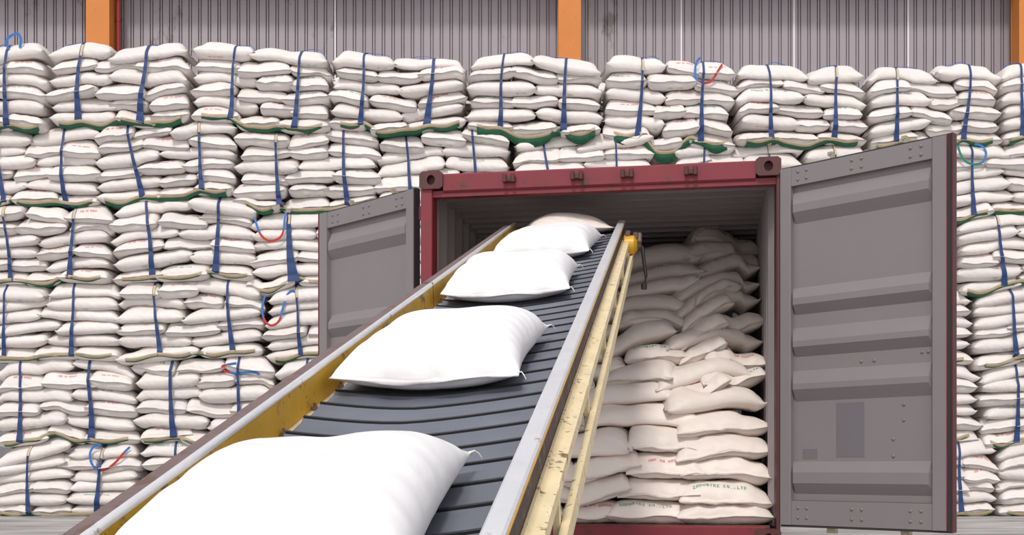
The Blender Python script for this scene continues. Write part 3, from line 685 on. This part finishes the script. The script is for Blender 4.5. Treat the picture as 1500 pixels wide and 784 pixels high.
# right inner flange edge a = CWID (700 px line); flange runs outward from it
V0, V1 = 1.55, 8.62*VK                     # near end (below the frame) and head end
conv = tag(empty('belt_conveyor', mat=cm4), 'inclined slat belt conveyor with yellow and cream frame rising into the container', 'conveyor')
def cex(mb, prof, v0, v1, m=0): return mb.extrude(prof, v0, v1, lambda p, q, a: (p, a, q), m)
BN = -.125                                 # belt surface below the rail tops
# left rail: rusty outer flange, polished inner edge, yellow web
b = MB(); cex(b, [(0, 0), (.042, .004), (.042, -.006), (.004, -.006), (.004, -.02), (0, -.02)], V0, V1-.02); b.build('rail_flange', M['rusty'], conv)
b = MB(); cex(b, [(.042, .004), (.048, .005), (.054, .003), (.057, -.003), (.057, -.012), (.050, -.012), (.042, -.006)], V0, V1-.02); autosmooth(b.build('rail_edge', M['steel'], conv), 50)
b = MB(); cex(b, [(.050, -.010), (.056, -.010), (.056, -.115), (.050, -.115)], V0, V1-.03); cex(b, [(0, -.02), (.006, -.02), (.006, -.22), (0, -.22)], V0, V1-.03); b.build('side_plate', M['yellow'], conv); 
b = MB(); cex(b, [(.050, -.115), (.090, -.119), (.090, -.140), (.050, -.140)], V0, V1-.05); b.build('side_ledge', M['cream'], conv)
v = V0+.1
while v < V1-.1:
    bt = MB(); bt.box((.060, v, -.119), (.074, v+.020, -.103), ch=.003); bt.cyl((.067, v+.010, -.103), (.067, v+.010, -.092), .005, 8); v += .31; bt.build('bolt', M['rusty'], conv)
jn = MB()
for v in (5.55*VK,): jn.box((-.001, v, -.12), (.0578, v+.006, .0055))
jn.build('joint_plate', M['rusty'], conv)
# right rail
R = CWID
b = MB(); cex(b, [(R, -.004), (R+.006, .001), (R+.044, .001), (R+.050, -.004), (R+.050, -.012), (R, -.012)], V0, V1-.02)
b.build('rail_flange', M['steel'], conv)
b = MB(); cex(b, [(R+.046, -.011), (R+.052, -.011), (R+.052, -.017), (R+.046, -.017)], V0, V1-.03); b.build('yellow_edge', M['motor'], conv)
b = MB(); cex(b, [(R+.036, -.012), (R+.044, -.012), (R+.044, -.105), (R+.036, -.105)], V0, V1-.03); cex(b, [(R-.004, -.012), (R+.0, -.012), (R+.0, -.16), (R-.004, -.16)], V0, V1-.03); b.build('web_plate', M['brown'], conv)
b = MB(); cex(b, [(R+.036, -.105), (R+.046, -.094), (R+.054, -.094), (R+.054, -.105), (R+.092, -.110), (R+.092, -.150), (R+.086, -.150), (R+.086, -.116), (R+.036, -.116)], V0, V1-.06); b.build('upper_chord', M['cream'], conv)
b = MB(); cex(b, [(R+.096, -.205), (R+.118, -.200), (R+.118, -.262), (R+.112, -.262), (R+.112, -.21), (R+.096, -.212)], V0, V1-.35); b.build('lower_chord', M['cream'], conv)
b = MB(); cex(b, [(.02, -.205), (.0, -.2), (0, -.262), (.02, -.262)], V0, V1-.35); b.build('lower_chord', M['yellow'], conv)
for k, v in enumerate(np.linspace(V0+.35, V1-.55, 7)):
    b = MB(); b.box((R+.078, v, -.262), (R+.094, v+.04, -.11)); b.build('gusset', M['cream'] if k else M['brown'], conv)
b = MB(); cex(b, [(R-.02, -.19), (R+.05, -.19), (R+.05, -.20), (R-.02, -.20)], V0, V1-.4)
for v in np.linspace(V0+.2, V1-.3, 14): b.box((.02, v, -.25), (R+.06, v+.04, -.215))
b.build('cross_bar', M['brown'], conv)
# slats: each a shallow trough with a raised trailing edge
def trough(a):
    t = (a-.09)/(R-.01-.09); return BN+(.020*max(0, (.35-t)/.35)**1.5)+(.050*max(0, (t-.42)/.58)**1.3)
pitch = .176; v = V0; na = 12; AA = np.linspace(.088, R-.008, na+1); k = 0
while v < V1-.02:
    b = MB(); prof = [(0, -.004), (.010, 0), (pitch*.78, .004), (pitch*.86, .012), (pitch*.90, .010), (pitch*.90, -.012), (0, -.016)]; n = len(prof); vs = []
    for a in AA:
        for p, q in prof: vs.append((a, v+p, trough(a)+q))
    f = [(i*n+j, (i+1)*n+j, (i+1)*n+(j+1) % n, i*n+(j+1) % n) for i in range(na) for j in range(n)]+[tuple(range(n-1, -1, -1)), tuple(na*n+j for j in range(n))]
    b.add(vs, f); vs = []
    for a in AA:
        for p, q in ((pitch*.895, -.012), (pitch*.895, .017), (pitch*.97, .017), (pitch*.97, -.012)): vs.append((a, v+p, trough(a)+q))
    b.add(vs, [(i*4+j, (i+1)*4+j, (i+1)*4+(j+1) % 4, i*4+(j+1) % 4) for i in range(na) for j in range(4)]+[(3, 2, 1, 0), tuple(na*4+j for j in range(4))], 1)
    autosmooth(b.build('belt_slat', [M['slat'], M['black']], conv), 35); v += pitch; k += 1
print('slats', k)
b = MB(); cex(b, [(.088, BN-.02), (R-.006, BN+.02), (R-.006, BN+.0), (.088, BN-.04)], V0, V1-.03); cex(b, [(R-.02, BN+.04), (R-.004, BN+.066), (R-.004, BN+.03), (R-.02, BN+.02)], V0, V1-.03); b.build('belt_underlay', M['black'], conv)
b = MB(); b.cyl((.06, V1-.03, BN-.075), (R-.002, V1-.03, BN-.075), .085, 24); b.cyl((.0, V1-.03, BN-.075), (R+.12, V1-.03, BN-.075), .022, 12); autosmooth(b.build('head_roller', M['black'], conv))
b = MB(); b.box((0, V1-.06, -.21), (.055, V1+.07, -.004), ch=.008); b.build('head_bracket', M['yellow'], conv)
b = MB(); b.box((R, V1-.06, -.21), (R+.05, V1+.07, -.004), ch=.008); b.build('head_bracket', M['rusty'], conv)
# drive motor at the head end
b = MB(); mv = V1-.50; mn = -.135; b.cyl((R+.060, mv, mn), (R+.125, mv, mn), .068, 20); b.cyl((R+.125, mv, mn), (R+.150, mv, mn), .068, 20, r1=.035)
b.box((R+.03, mv-.05, mn-.03), (R+.07, mv+.05, mn+.04), ch=.006); mo = b.build('drive_motor', M['motor'], conv); autosmooth(mo)
b = MB(); b.cyl((R+.150, mv, mn), (R+.175, mv, mn), .024, 12); b.box((R+.07, mv-.02, mn+.066), (R+.10, mv+.03, mn+.10), ch=.004); b.box((R+.12, mv+.0, mn+.05), (R+.15, mv+.05, mn+.085), ch=.004); b.cyl((R+.165, mv-.03, mn+.02), (R+.165, mv+.04, mn+.07), .016)
b.build('shaft_cap', M['rusty'], mo)
b = MB(); p0 = np.array((R+.165, mv, mn)); dn = np.array(cm4.to_3x3().inverted()@Vector((0, 0, -1)))
b.tube([p0, p0+np.array((.02, 0, 0))+dn*.02, p0+np.array((.03, 0, 0))+dn*.12, p0+np.array((.045, 0, 0))+dn*.22, p0+np.array((.03, 0, 0))+dn*.28], [.012, .014, .013, .011, .012]); b.cyl(p0+np.array((.03, 0, 0))+dn*.27, p0+np.array((.03, 0, 0))+dn*.31, .020)
autosmooth(b.build('drain_hose', M['black'], mo))
# legs under the belt, standing on the ground
mi = cm4.inverted()
for yy in (4.9, 5.9):
    for a in (.12, .50):
        top = cw(a, yy*VK, -.25); foot = Vector((top[0], top[1], 0.0))
        b = MB(); b.cyl(mi@Vector(top), mi@foot, .028, 12); b.cyl(mi@foot, mi@Vector((top[0], top[1], .015)), .07, 16)
        b.build('leg', M['yellow'], conv)

# sacks riding the belt
def belt_sack(seed, a, y, L=.88, W=.60, T=.20, yaw=0., tilt=(0, 0), nu=80, nv=56, wr=1.0, lift=0.0, mat=None):
    rng = random.Random(seed)
    def base(x, yv):
        t = np.clip((x-.09)/(R-.1), 0, 1); return BN+.008+lift+.8*(.020*np.maximum(0, (.35-t)/.35)**1.5+.050*np.maximum(0, (t-.42)/.58)**1.3)
    sk = Sack(rng, L, W, T, a, y*VK, math.pi/2+yaw, base, nu=nu, nv=nv, mid=.30, tilt=tilt, wr=wr, full=(3.6, .50, 3.4, .47), ears=1.2, lip=.02)
    sk.xf(cm4); return sk
belt = [(11, .405, 2.46, .88, .62, .20, .03, 'large white sack nearest the viewer, cut off by the lower edge'),
        (12, .405, 4.15, .84, .62, .20, -.02, 'white sack on the belt, second from the viewer, wide crumpled near end'),
        (15, .40, 5.92, .86, .62, .20, .02, 'white sack on the belt, third from the viewer, pale underside showing'),
        (14, .43, 7.42, .80, .60, .20, -.05, 'white sack near the top of the conveyor with a shaded grey corner')]
for sd_, a, y, L, W, T, yaw, lab in belt:
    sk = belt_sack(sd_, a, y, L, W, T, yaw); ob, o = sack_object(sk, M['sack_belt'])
    tag(ob, lab, 'sack', 'white sacks riding up the conveyor')
    for (uu_, vv_) in ((-1, -1), (1, -1)):
        th = MB(); c = sk.surf(uu_*.999, vv_*.985)-o; q = tv*.03*(-vv_); e = dh*(.014*uu_)
        th.tube([c, c+q*.5+nv_*.004+e*.4, c+q*.8-nv_*.006+e, c+q*1.0-nv_*.018+e*1.2], [.003, .002, .002, .0015], 6)
        th.build('thread_tail', M['thread'], ob)
# the sack tipping over the head end, level, just under the container roof
rng = random.Random(31)
hp = cw(.40, V1-.05, BN+.0)
def hb(x, y): return np.where(y < hp[1], hp[2]+.015-(hp[1]-y)*.16, hp[2]+.015-(y-hp[1])*.06)
sk = Sack(rng, .62, .66, .175, hp[0]+.03, hp[1]-.08, .12, hb, nu=50, nv=50, mid=.30, full=(2.4, .7, 2.4, .6), ears=1.2)
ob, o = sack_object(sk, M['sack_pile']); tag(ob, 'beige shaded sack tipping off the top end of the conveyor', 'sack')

# ------------------------------------------------------------------ sacks heaped in the container
pf = Field(0, CW, 0, 4.5, .025, CZF)
pile = []
PR = random.Random(77)
# rows from the floor up: front distance, thickness, [(kind, from, to, yaw, tilt)] across the container in metres
rows = [(.16, .155, [('end', .45, .98, 0.05, .0), ('end', .98, 1.40, .10, .05), ('end', 1.34, 1.92, -.02, 0), ('end', 1.91, 2.46, .02, 0)]),
        (.20, .150, [('end', .50, 1.02, .1, .0), ('end', 1.0, 1.42, .20, .22), ('end', 1.40, 1.95, .02, 0), ('end', 1.93, 2.47, .06, .05)]),
        (.24, .160, [('end', .55, 1.05, .1, .0), ('end', .98, 1.50, .15, .16), ('end', 1.46, 1.97, .04, .04), ('end', 1.92, 2.47, .08, .08)]),
        (.30, .165, [('side', .55, 1.48, -.1, .0), ('end', 1.45, 1.98, .1, .0), ('end', 1.90, 2.47, .10, .12)]),
        (.42, .150, [('end', .60, 1.12, .1, .0), ('side', 1.12, 2.0, .06, -.02), ('end', 1.9, 2.46, .2, .10)]),
        (.50, .160, [('side', .95, 1.78, .04, .02), ('end', 1.66, 2.10, .3, .35), ('side', 1.86, 2.47, .3, .10)]),
        (.62, .160, [('end', .70, 1.15, .1, .0), ('end', 1.30, 1.85, -.3, .05), ('side', 1.62, 2.28, .35, .10), ('end', 2.06, 2.46, .4, .25)]),
        (.78, .155, [('side', .6, 1.40, .0, .0), ('end', 1.36, 1.82, .2, -.02), ('end', 1.80, 2.14, .1, .22), ('end', 2.08, 2.46, .3, .12)]),
        (.92, .155, [('end', .65, 1.10, .2, .0), ('side', 1.02, 1.78, .06, .10), ('end', 1.74, 2.12, .2, .28), ('side', 1.98, 2.46, .4, .12)]),
        (1.05, .150, [('side', .55, 1.32, .1, .0), ('end', 1.30, 1.82, .1, -.06), ('end', 1.76, 2.14, .3, .32), ('end', 2.06, 2.46, .25, .25)]),
        (1.20, .150, [('end', .70, 1.15, -.3, -.1), ('side', 1.12, 1.88, .0, -.02), ('end', 1.80, 2.16, .5, .30), ('side', 1.98, 2.45, .4, .22)]),
        (1.36, .150, [('side', .60, 1.30, .1, .05), ('side', 1.26, 1.90, .12, .14), ('side', 1.82, 2.46, .4, .22)]),
        (1.52, .145, [('end', .80, 1.22, .1, .0), ('side', 1.28, 2.02, -.05, .0), ('side', 1.90, 2.45, .3, .26)]),
        (1.68, .200, [('side', .65, 1.22, .2, .1), ('side', 1.22, 1.98, -.04, -.03), ('end', 1.92, 2.42, .1, .05)]),
        (1.90, .170, [('end', 1.76, 2.10, .5, .45), ('end', 2.02, 2.44, .1, .02)])]
znom = CZF-.145
for ri, (fy, T, items) in enumerate(rows):
    items = [(k_, a_, (2.53 if b2 > 2.4 else b2), y_, t_*(1.0 if ri < 3 else 1.6)) for (k_, a_, b2, y_, t_) in items]
    znom += rows[ri-1][1]*.985 if ri else .145
    Hb = blur(pf.H, 2.0); Hn = pf.H.copy()
    for qi, (kind, a, b_, yaw, tl) in enumerate(items):
        ww = b_-a; xc = (a+b_)/2; rng = random.Random(ri*31+qi*5+9)
        kw = dict(mid=rng.uniform(.3, .45), tilt=(tl, rng.uniform(-.02, .04)), nu=40, nv=26, wr=2.0, ears=1.3)
        f2 = fy+rng.uniform(-.03, .03); base = rest(pf, Hb, znom, xc, f2+.3, ww*.42, .25, free=.07, sag=.06, follow=.8)
        if kind == 'end': L = .86; sk = Sack(rng, L, min(ww*1.08, .68), T*1.12, xc, f2+L/2, math.pi/2+yaw*.7, base, full=(6, .45, 6.5, .45), lip=.03, **kw)
        else: W = .56; sk = Sack(rng, max(ww*1.03, .74), W, T*1.12, min(xc, CW-.08-max(ww, .74)*.5), f2+W/2, yaw*.7, base, full=(6, .5, 3.4, .47), **kw)
        if sk.X.max() > CW-.028: sk.X -= sk.X.max()-(CW-.028)
        pf.splat(Hn, sk.X, sk.Y, sk.top); sk.xf(CM)
        pile.append((ri, qi, kind, len(items), sk, tl, rng))
    pf.H = Hn; j = int((fy+.55)/pf.res); fill = pf.H[:, j-4:j].mean(1); pf.H[:, j:] = np.maximum(pf.H[:, j:], fill[:, None])
RW = ['bottom', 'second', 'third', 'fourth', 'fifth', 'sixth', 'seventh', 'eighth', 'ninth', 'tenth', 'eleventh', 'twelfth', 'thirteenth', 'fourteenth', 'topmost']
for ri, qi, kind, n, sk, tl, rng in pile:
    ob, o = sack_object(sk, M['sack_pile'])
    place = ('against the conveyor side' if qi == 0 else 'against the right wall' if qi == n-1 else ('left of centre' if (n == 4 and qi == 1) else 'right of centre' if n == 4 else 'in the centre'))
    tag(ob, '%s%s sack %s, %s row of heap inside container' % ('tilted ' if abs(tl) > .15 else '', 'end-on' if kind == 'end' else 'side-on', place, RW[ri]), 'sack', 'sacks heaped inside the container')
    if rng.random() < .55: print_object(sk, ob, o, rng, kind)

# ------------------------------------------------------------------ slings round the bundles
def hull_min(zs, ys):
    """taut strap: the forward (smallest y) convex envelope over z"""
    pts = sorted(zip(zs, ys)); h = []
    for p in pts:
        while len(h) >= 2 and (h[-1][0]-h[-2][0])*(p[1]-h[-2][1])-(h[-1][1]-h[-2][1])*(p[0]-h[-2][0]) <= 0: h.pop()
        h.append(p)
    return np.interp(zs, [p[0] for p in h], [p[1] for p in h])
for B in bundles:
    vs = []; fs = []; b0 = 0
    for d in B['sacks']:
        V, Fc = d['sk'].mesh(); vs.append(V); fs.append(Fc+b0); b0 += len(V)
    V = np.concatenate(vs); Fc = np.concatenate(fs); tree = BVHTree.FromPolygons(V.tolist(), Fc.tolist())
    rng = random.Random(B['tier']*50+B['b']); z0, z1 = V[:, 2].min(), V[:, 2].max()
    def front(x, z, df=None):
        h = tree.ray_cast(Vector((x, SY-1.5, z)), Vector((0, 1, 0)), 2.2); return h[0][1] if h[0] is not None else df
    def above(x, y):
        h = tree.ray_cast(Vector((x, y, z1+1)), Vector((0, 0, -1)), 3.); return h[0][2] if h[0] is not None else None
    def below(x, y):
        h = tree.ray_cast(Vector((x, y, z0-1)), Vector((0, 0, 1)), 3.); return h[0][2] if h[0] is not None else None
    pxa, pxb = B['px']
    inview = pxb > 0 and pxa < 1500
    if not inview: continue
    hidden = (B['tier'] >= 3 and pxa > 575 and pxb < 1380)
    bw, tw = bundle_words(B['tier'], B['b'])
    sl = tag(empty('cargo_sling', ((B['X0']+B['X1'])/2, SY+.3, max(0.0, z0))), 'blue strap sling with green base cloth holding %s, %s' % (bw, tw), 'sling', 'cargo slings round the sack bundles')
    inv = np.array(sl.location)
    def fin(mb, name, mats, smooth=False):
        mb.v = [tuple(np.array(p)-inv) for p in mb.v]; return mb.build(name, mats, sl, smooth)
    sxs = []
    for (pt, pb, wd) in B['straps']:
        xt, xb = sx(pt), sx(pb)
        if xt > B['X1']-.02 or xt < B['X0']: continue
        sxs.append(xb)
        zt_ = above(xt, SY+.25+B['back']) or z1; zb_ = below(xb, SY+.2+B['back']) or z0
        zs = np.linspace(zb_+.015, zt_-.03, 34); xs = np.interp(zs, [zb_, zt_], [xb, xt])+.012*np.sin((zs-zb_)*rng.uniform(3, 6)+rng.uniform(0, 6))
        ys = np.array([min([q for q in (front(x+e, z) for e in (-.025, 0, .025)) if q is not None] or [SY+.12+B['back']]) for x, z in zip(xs, zs)])
        hy = hull_min(zs, ys); yy = hy*.8+ys*.2-.008
        k_ = np.array([.25, .5, .25]); yy = np.minimum(yy, np.convolve(np.pad(yy, 1, mode='edge'), k_, 'valid'))
        pts = [(xb, SY+.32, zb_-.004), (xb, SY+.16, zb_-.006), (xb, min(yy[0]+.05, SY+.1), zb_)]+[(x, y, z) for x, y, z in zip(xs, yy, zs)]
        for q in (.06, .12, .2, .3, .42):
            a = above(xt, yy[-1]+q); pts.append((xt+q*.05, yy[-1]+q, (a if a is not None else zt_-.02)+.010))
        n = len(pts); ws = [(.030+.070*max(0, 1-i/n)**3)*wd for i in range(n)]
        mb = MB(); mb.ribbon(pts, ws, (1, 0, 0), .005); fin(mb, 'strap', M['strap'])
        if rng.random() < .45:            # tan stitched sleeve near the top
            k = len(pts)-9; mb = MB(); mb.ribbon([(p[0]+.008, p[1]-.004, p[2]) for p in pts[k-3:k+3]], .03, (1, 0, 0), .006); fin(mb, 'stitched_sleeve', M['hem'])
        # lifting loop lying on top
        if not hidden and (B['tier'] == 1 or rng.random() < .6):
            mb = MB(); y0_ = yy[-1]+.10; zt0 = pts[-4][2]; dirx = rng.choice((-1, 1)); ln = rng.uniform(.15, .32) if B['tier'] == 1 else rng.uniform(.06, .12); hh = rng.uniform(.02, .05) if B['tier'] == 1 else .01
            pp = [(xt+dirx*ln*t, y0_+.05*math.sin(t*3), (above(xt+dirx*ln*t, y0_) or zt0)+.012+hh*math.sin(math.pi*t)) for t in np.linspace(0, 1, 12)]
            mb.ribbon(pp, .035, (0, 1, .25), .004); fin(mb, 'lifting_loop', M['loop_blue'])
    # base cloth: a green sheet round the foot of the bundle with a tan hem, lifted at the ends
    big = 1.5 if (B['tier'] == 1 and B['b'] in (4, 5)) else (rng.uniform(.25, .6) if B['tier'] < 3 else rng.uniform(0, .35))
    xs = np.linspace(B['X0']+.10, B['X1']-.08, 40); top = []; midl = []; low_ = []; und = []; ph = rng.uniform(-.3, .3)
    sref = sorted(sxs+[B['X0']+.0, B['X1']-.0])
    for x in xs:
        zb_ = below(x, SY+.16+B['back']); zb_ = z0+.05 if zb_ is None else zb_
        k = np.searchsorted(sref, x); k = min(max(k, 1), len(sref)-1); t = (x-sref[k-1])/max(.05, sref[k]-sref[k-1]); sag = math.sin(math.pi*min(1, max(0, t)))
        e = min((x-B['X0']), (B['X1']-x))/(B['X1']-B['X0'])
        zh = zb_+.050-.050*sag*min(1.3, .5+big)+.05*max(0, .14-e)/.14
        f1 = front(x, zh+.01) or SY+.16+B['back']; f0 = front(x, zh-.03) or f1+.03
        y_ = min(f1, SY+.20+B['back'])-.006
        ey = .05*max(0, .05-e)/.05; sg = .25+.75*sag; ta = min(1, .25+e/.06); f2 = min(front(x, zh+.03) or y_, y_+.01, SY+.2+B['back'])-.012; y_ = min(y_, f2+.012); top.append((x, f2+ey, zh+.026*ta)); midl.append((x, y_+ey, zh-.018*ta)); low_.append((x, min(f0, y_+.03)+ey, zh-.018*ta-(.006+.075*big*sg)*ta)); und.append((x, SY+.26+B['back'], zb_-.012))
    def smooth_y(L_):
        a = np.array(L_); kk_ = np.ones(5)/5; a[:, 1] = np.convolve(np.pad(a[:, 1], 2, mode='edge'), kk_, 'valid')-.004; a[:, 2] = np.convolve(np.pad(a[:, 2], 2, mode='edge'), kk_, 'valid'); return a.tolist()
    top, midl, low_, und = map(smooth_y, (top, midl, low_, und))
    n = len(xs)
    mb = MB(); mb.add(midl+low_+und+[(p[0], p[1]+.004, p[2]+.004) for p in und]+[(p[0], p[1]+.004, p[2]+.002) for p in low_]+[(p[0], p[1]+.004, p[2]) for p in midl],
           [(k*n+i, k*n+i+1, (k+1)*n+i+1, (k+1)*n+i) for k in range(5) for i in range(n-1)]); fin(mb, 'base_cloth', M['green_cloth'], True)
    mb = MB(); mb.add(top+[(p[0], p[1]-.003, p[2]) for p in midl]+[(p[0], p[1]+.002, p[2]) for p in midl]+[(p[0], p[1]+.004, p[2]) for p in top],
           [(k*n+i, k*n+i+1, (k+1)*n+i+1, (k+1)*n+i) for k in range(3) for i in range(n-1)]); fin(mb, 'tan_hem', M['hem'], True)
    B['sling'] = sl; B['front'] = front
# the long loops that hang down in front, blue with a red half
HANG = [(3, 2, [(373, 318), (376, 330), (383, 345), (394, 353), (408, 350), (415, 340), (417, 322), (419, 311)], .028, lambda i, n: 1 if .22 < i/n < .72 else 0, 'loop_red'),
        (4, 2, [(388, 432), (384, 452), (388, 470), (398, 477), (409, 470), (415, 450), (421, 432), (430, 426), (433, 440)], .028, lambda i, n: 1 if .2 < i/n < .52 else 0, 'loop_red'),
        (5, 1, [(346, 532), (335, 534), (326, 537), (328, 543), (342, 547), (358, 546), (372, 545), (380, 549)], .030, lambda i, n: 1 if .15 < i/n < .5 else 0, 'loop_red'),
        (6, 0, [(148, 652), (137, 655), (132, 666), (135, 680), (145, 689), (157, 687), (170, 677), (182, 663), (190, 655)], .030, lambda i, n: 1 if .45 < i/n < .85 else 0, 'loop_red'),
        (1, 5, [(1026, 84), (1020, 92), (1018, 108), (1022, 118), (1032, 122), (1042, 119), (1050, 107), (1058, 94)], .030, lambda i, n: 1 if .45 < i/n else 0, 'loop_red'),
        (2, 7, [(1403, 212), (1408, 228), (1416, 238), (1428, 241), (1440, 237), (1444, 224), (1438, 214), (1428, 211)], .028, lambda i, n: 1 if i/n < .5 else 0, 'loop_green'),
        (1, 0, [(12, 72), (10, 60), (18, 52), (27, 50), (31, 58), (29, 70)], .034, lambda i, n: 0, 'loop_red')]
def catmull(pts, n=6):
    P_ = [pts[0]]+list(pts)+[pts[-1]]; out = []
    for i in range(1, len(P_)-2):
        p0, p1, p2, p3 = [np.array(q, float) for q in P_[i-1:i+3]]
        for t in np.linspace(0, 1, n, endpoint=False): out.append(.5*((2*p1)+(-p0+p2)*t+(2*p0-5*p1+4*p2-p3)*t*t+(-p0+3*p1-3*p2+p3)*t**3))
    out.append(np.array(pts[-1], float)); return out
for tier, b_, pl, wd, mf, redm in HANG:
    B = [q for q in bundles if q['tier'] == tier and q['b'] == b_][0]; sl = B['sling']; inv = np.array(sl.location)
    pts = catmull(pl); n = len(pts); out = []
    for i, q in enumerate(pts):
        x, z = sx(q[0]), sz(q[1]); y = B['front'](x, z) or SY+.05
        out.append((x, min(y, SY+.05)-.02-.03*math.sin(math.pi*i/n), z))
    a = np.array(out); a[:, 1] = [a[max(0, i-5):i+6, 1].min() for i in range(n)]; a[:, 1] = np.convolve(np.pad(a[:, 1], 3, mode='edge'), np.ones(7)/7, 'valid')-.01
    mb = MB(); mb.ribbon(a-inv, wd, lambda i: np.cross(a[min(i+1, n-1)]-a[max(i-1, 0)], (0., 1., .15)), .004, lambda i: mf(i, n)); mb.build('lifting_loop', [M['loop_blue'], M[redm]], sl)

# ------------------------------------------------------------------ the bundle sacks as objects; the least visible ones as one mass
tests = []
for d in wall_sacks:
    sk = d['sk']; d['ob'], d['o'] = sack_object(sk, M['sack'])
bpy.context.view_layer.update(); dg = bpy.context.evaluated_depsgraph_get()
hits = {}; origin = Vector((0, 0, CAMZ)); step = 3
for py in range(1, 784, step):
    for px in range(1, 1500, step):
        if 600 < px < 1380 and py > 290: continue
        v = Vector(((px-CX)/F, 1, (HOR-py)/F)).normalized(); ok, loc, nr, fi, ob, mx = S.ray_cast(dg, origin, v)
        if ok: hits[ob.name] = hits.get(ob.name, 0)+1
n_other = 5+len(pile)
order = sorted(wall_sacks, key=lambda d: -hits.get(d['ob'].name, 0)); keep = 322-n_other
print('sacks in view', sum(1 for d in wall_sacks if hits.get(d['ob'].name, 0) > 0), 'kept', keep, 'smallest kept', hits.get(order[min(keep, len(order))-1]['ob'].name, 0))
mv_, mf_, nb = [], [], 0
used = set()
for i, d in enumerate(order):
    if i < keep:
        ob = d['ob']; bw, tw = bundle_words(d['tier'], d['b']); k = d['ly']; li = 5-k
        lay = LAYN[li] if li < 5 else 'lowest'
        lab = '%s sack, %s of %s layer, %s, %s' % ('end-on' if d['kind'] == 'end' else 'side-on', d['pos'] if d['pos'] != 'alone' else 'whole', lay, bw, tw)
        assert lab not in used or True; used.add(lab)
        tag(ob, lab, 'sack', 'white sacks stacked in strapped bundles')
        rng = random.Random(i*3+1)
        print_object(d['sk'], ob, d['o'], rng, d['kind'])
    else:
        V, Fc = d['sk'].mesh(); mv_.append(V); mf_.append(Fc+nb); nb += len(V); me = d['ob'].data; bpy.data.objects.remove(d['ob']); bpy.data.meshes.remove(me)
# the next row of the stack, seen only as shade through the gaps
for d in wall_sacks:
    xc = d['sk'].X.mean(); p = CX+xc/SY*F
    if d['tier'] > 2 and 620 < p < 1330: continue
    V, Fc = d['sk'].mesh(); V[:, 1] = SY+(V[:, 1]-SY)*.86; V = V+np.array((.93, .96, -.06 if d['tier'] < 6 else 0)); mv_.append(V); mf_.append(Fc+nb); nb += len(V)
if mv_:
    V = np.concatenate(mv_); Fc = np.concatenate(mf_)
    me = bpy.data.meshes.new('stacked_sack_mass'); nf = len(Fc); me.vertices.add(len(V)); me.vertices.foreach_set('co', V.astype(np.float32).ravel())
    me.loops.add(nf*4); me.loops.foreach_set('vertex_index', Fc.astype(np.int32).ravel()); me.polygons.add(nf)
    me.polygons.foreach_set('loop_start', np.arange(0, nf*4, 4, dtype=np.int32)); me.polygons.foreach_set('loop_total', np.full(nf, 4, np.int32))
    me.materials.append(M['sack']); me.polygons.foreach_set('use_smooth', [True]*nf); me.update()
    o = bpy.data.objects.new('stacked_sack_mass', me); COL.objects.link(o)
    tag(o, 'remaining white sacks of the strapped stacks, mostly hidden behind container and conveyor', 'sacks', None, 'stuff')
print('labels', len(used))
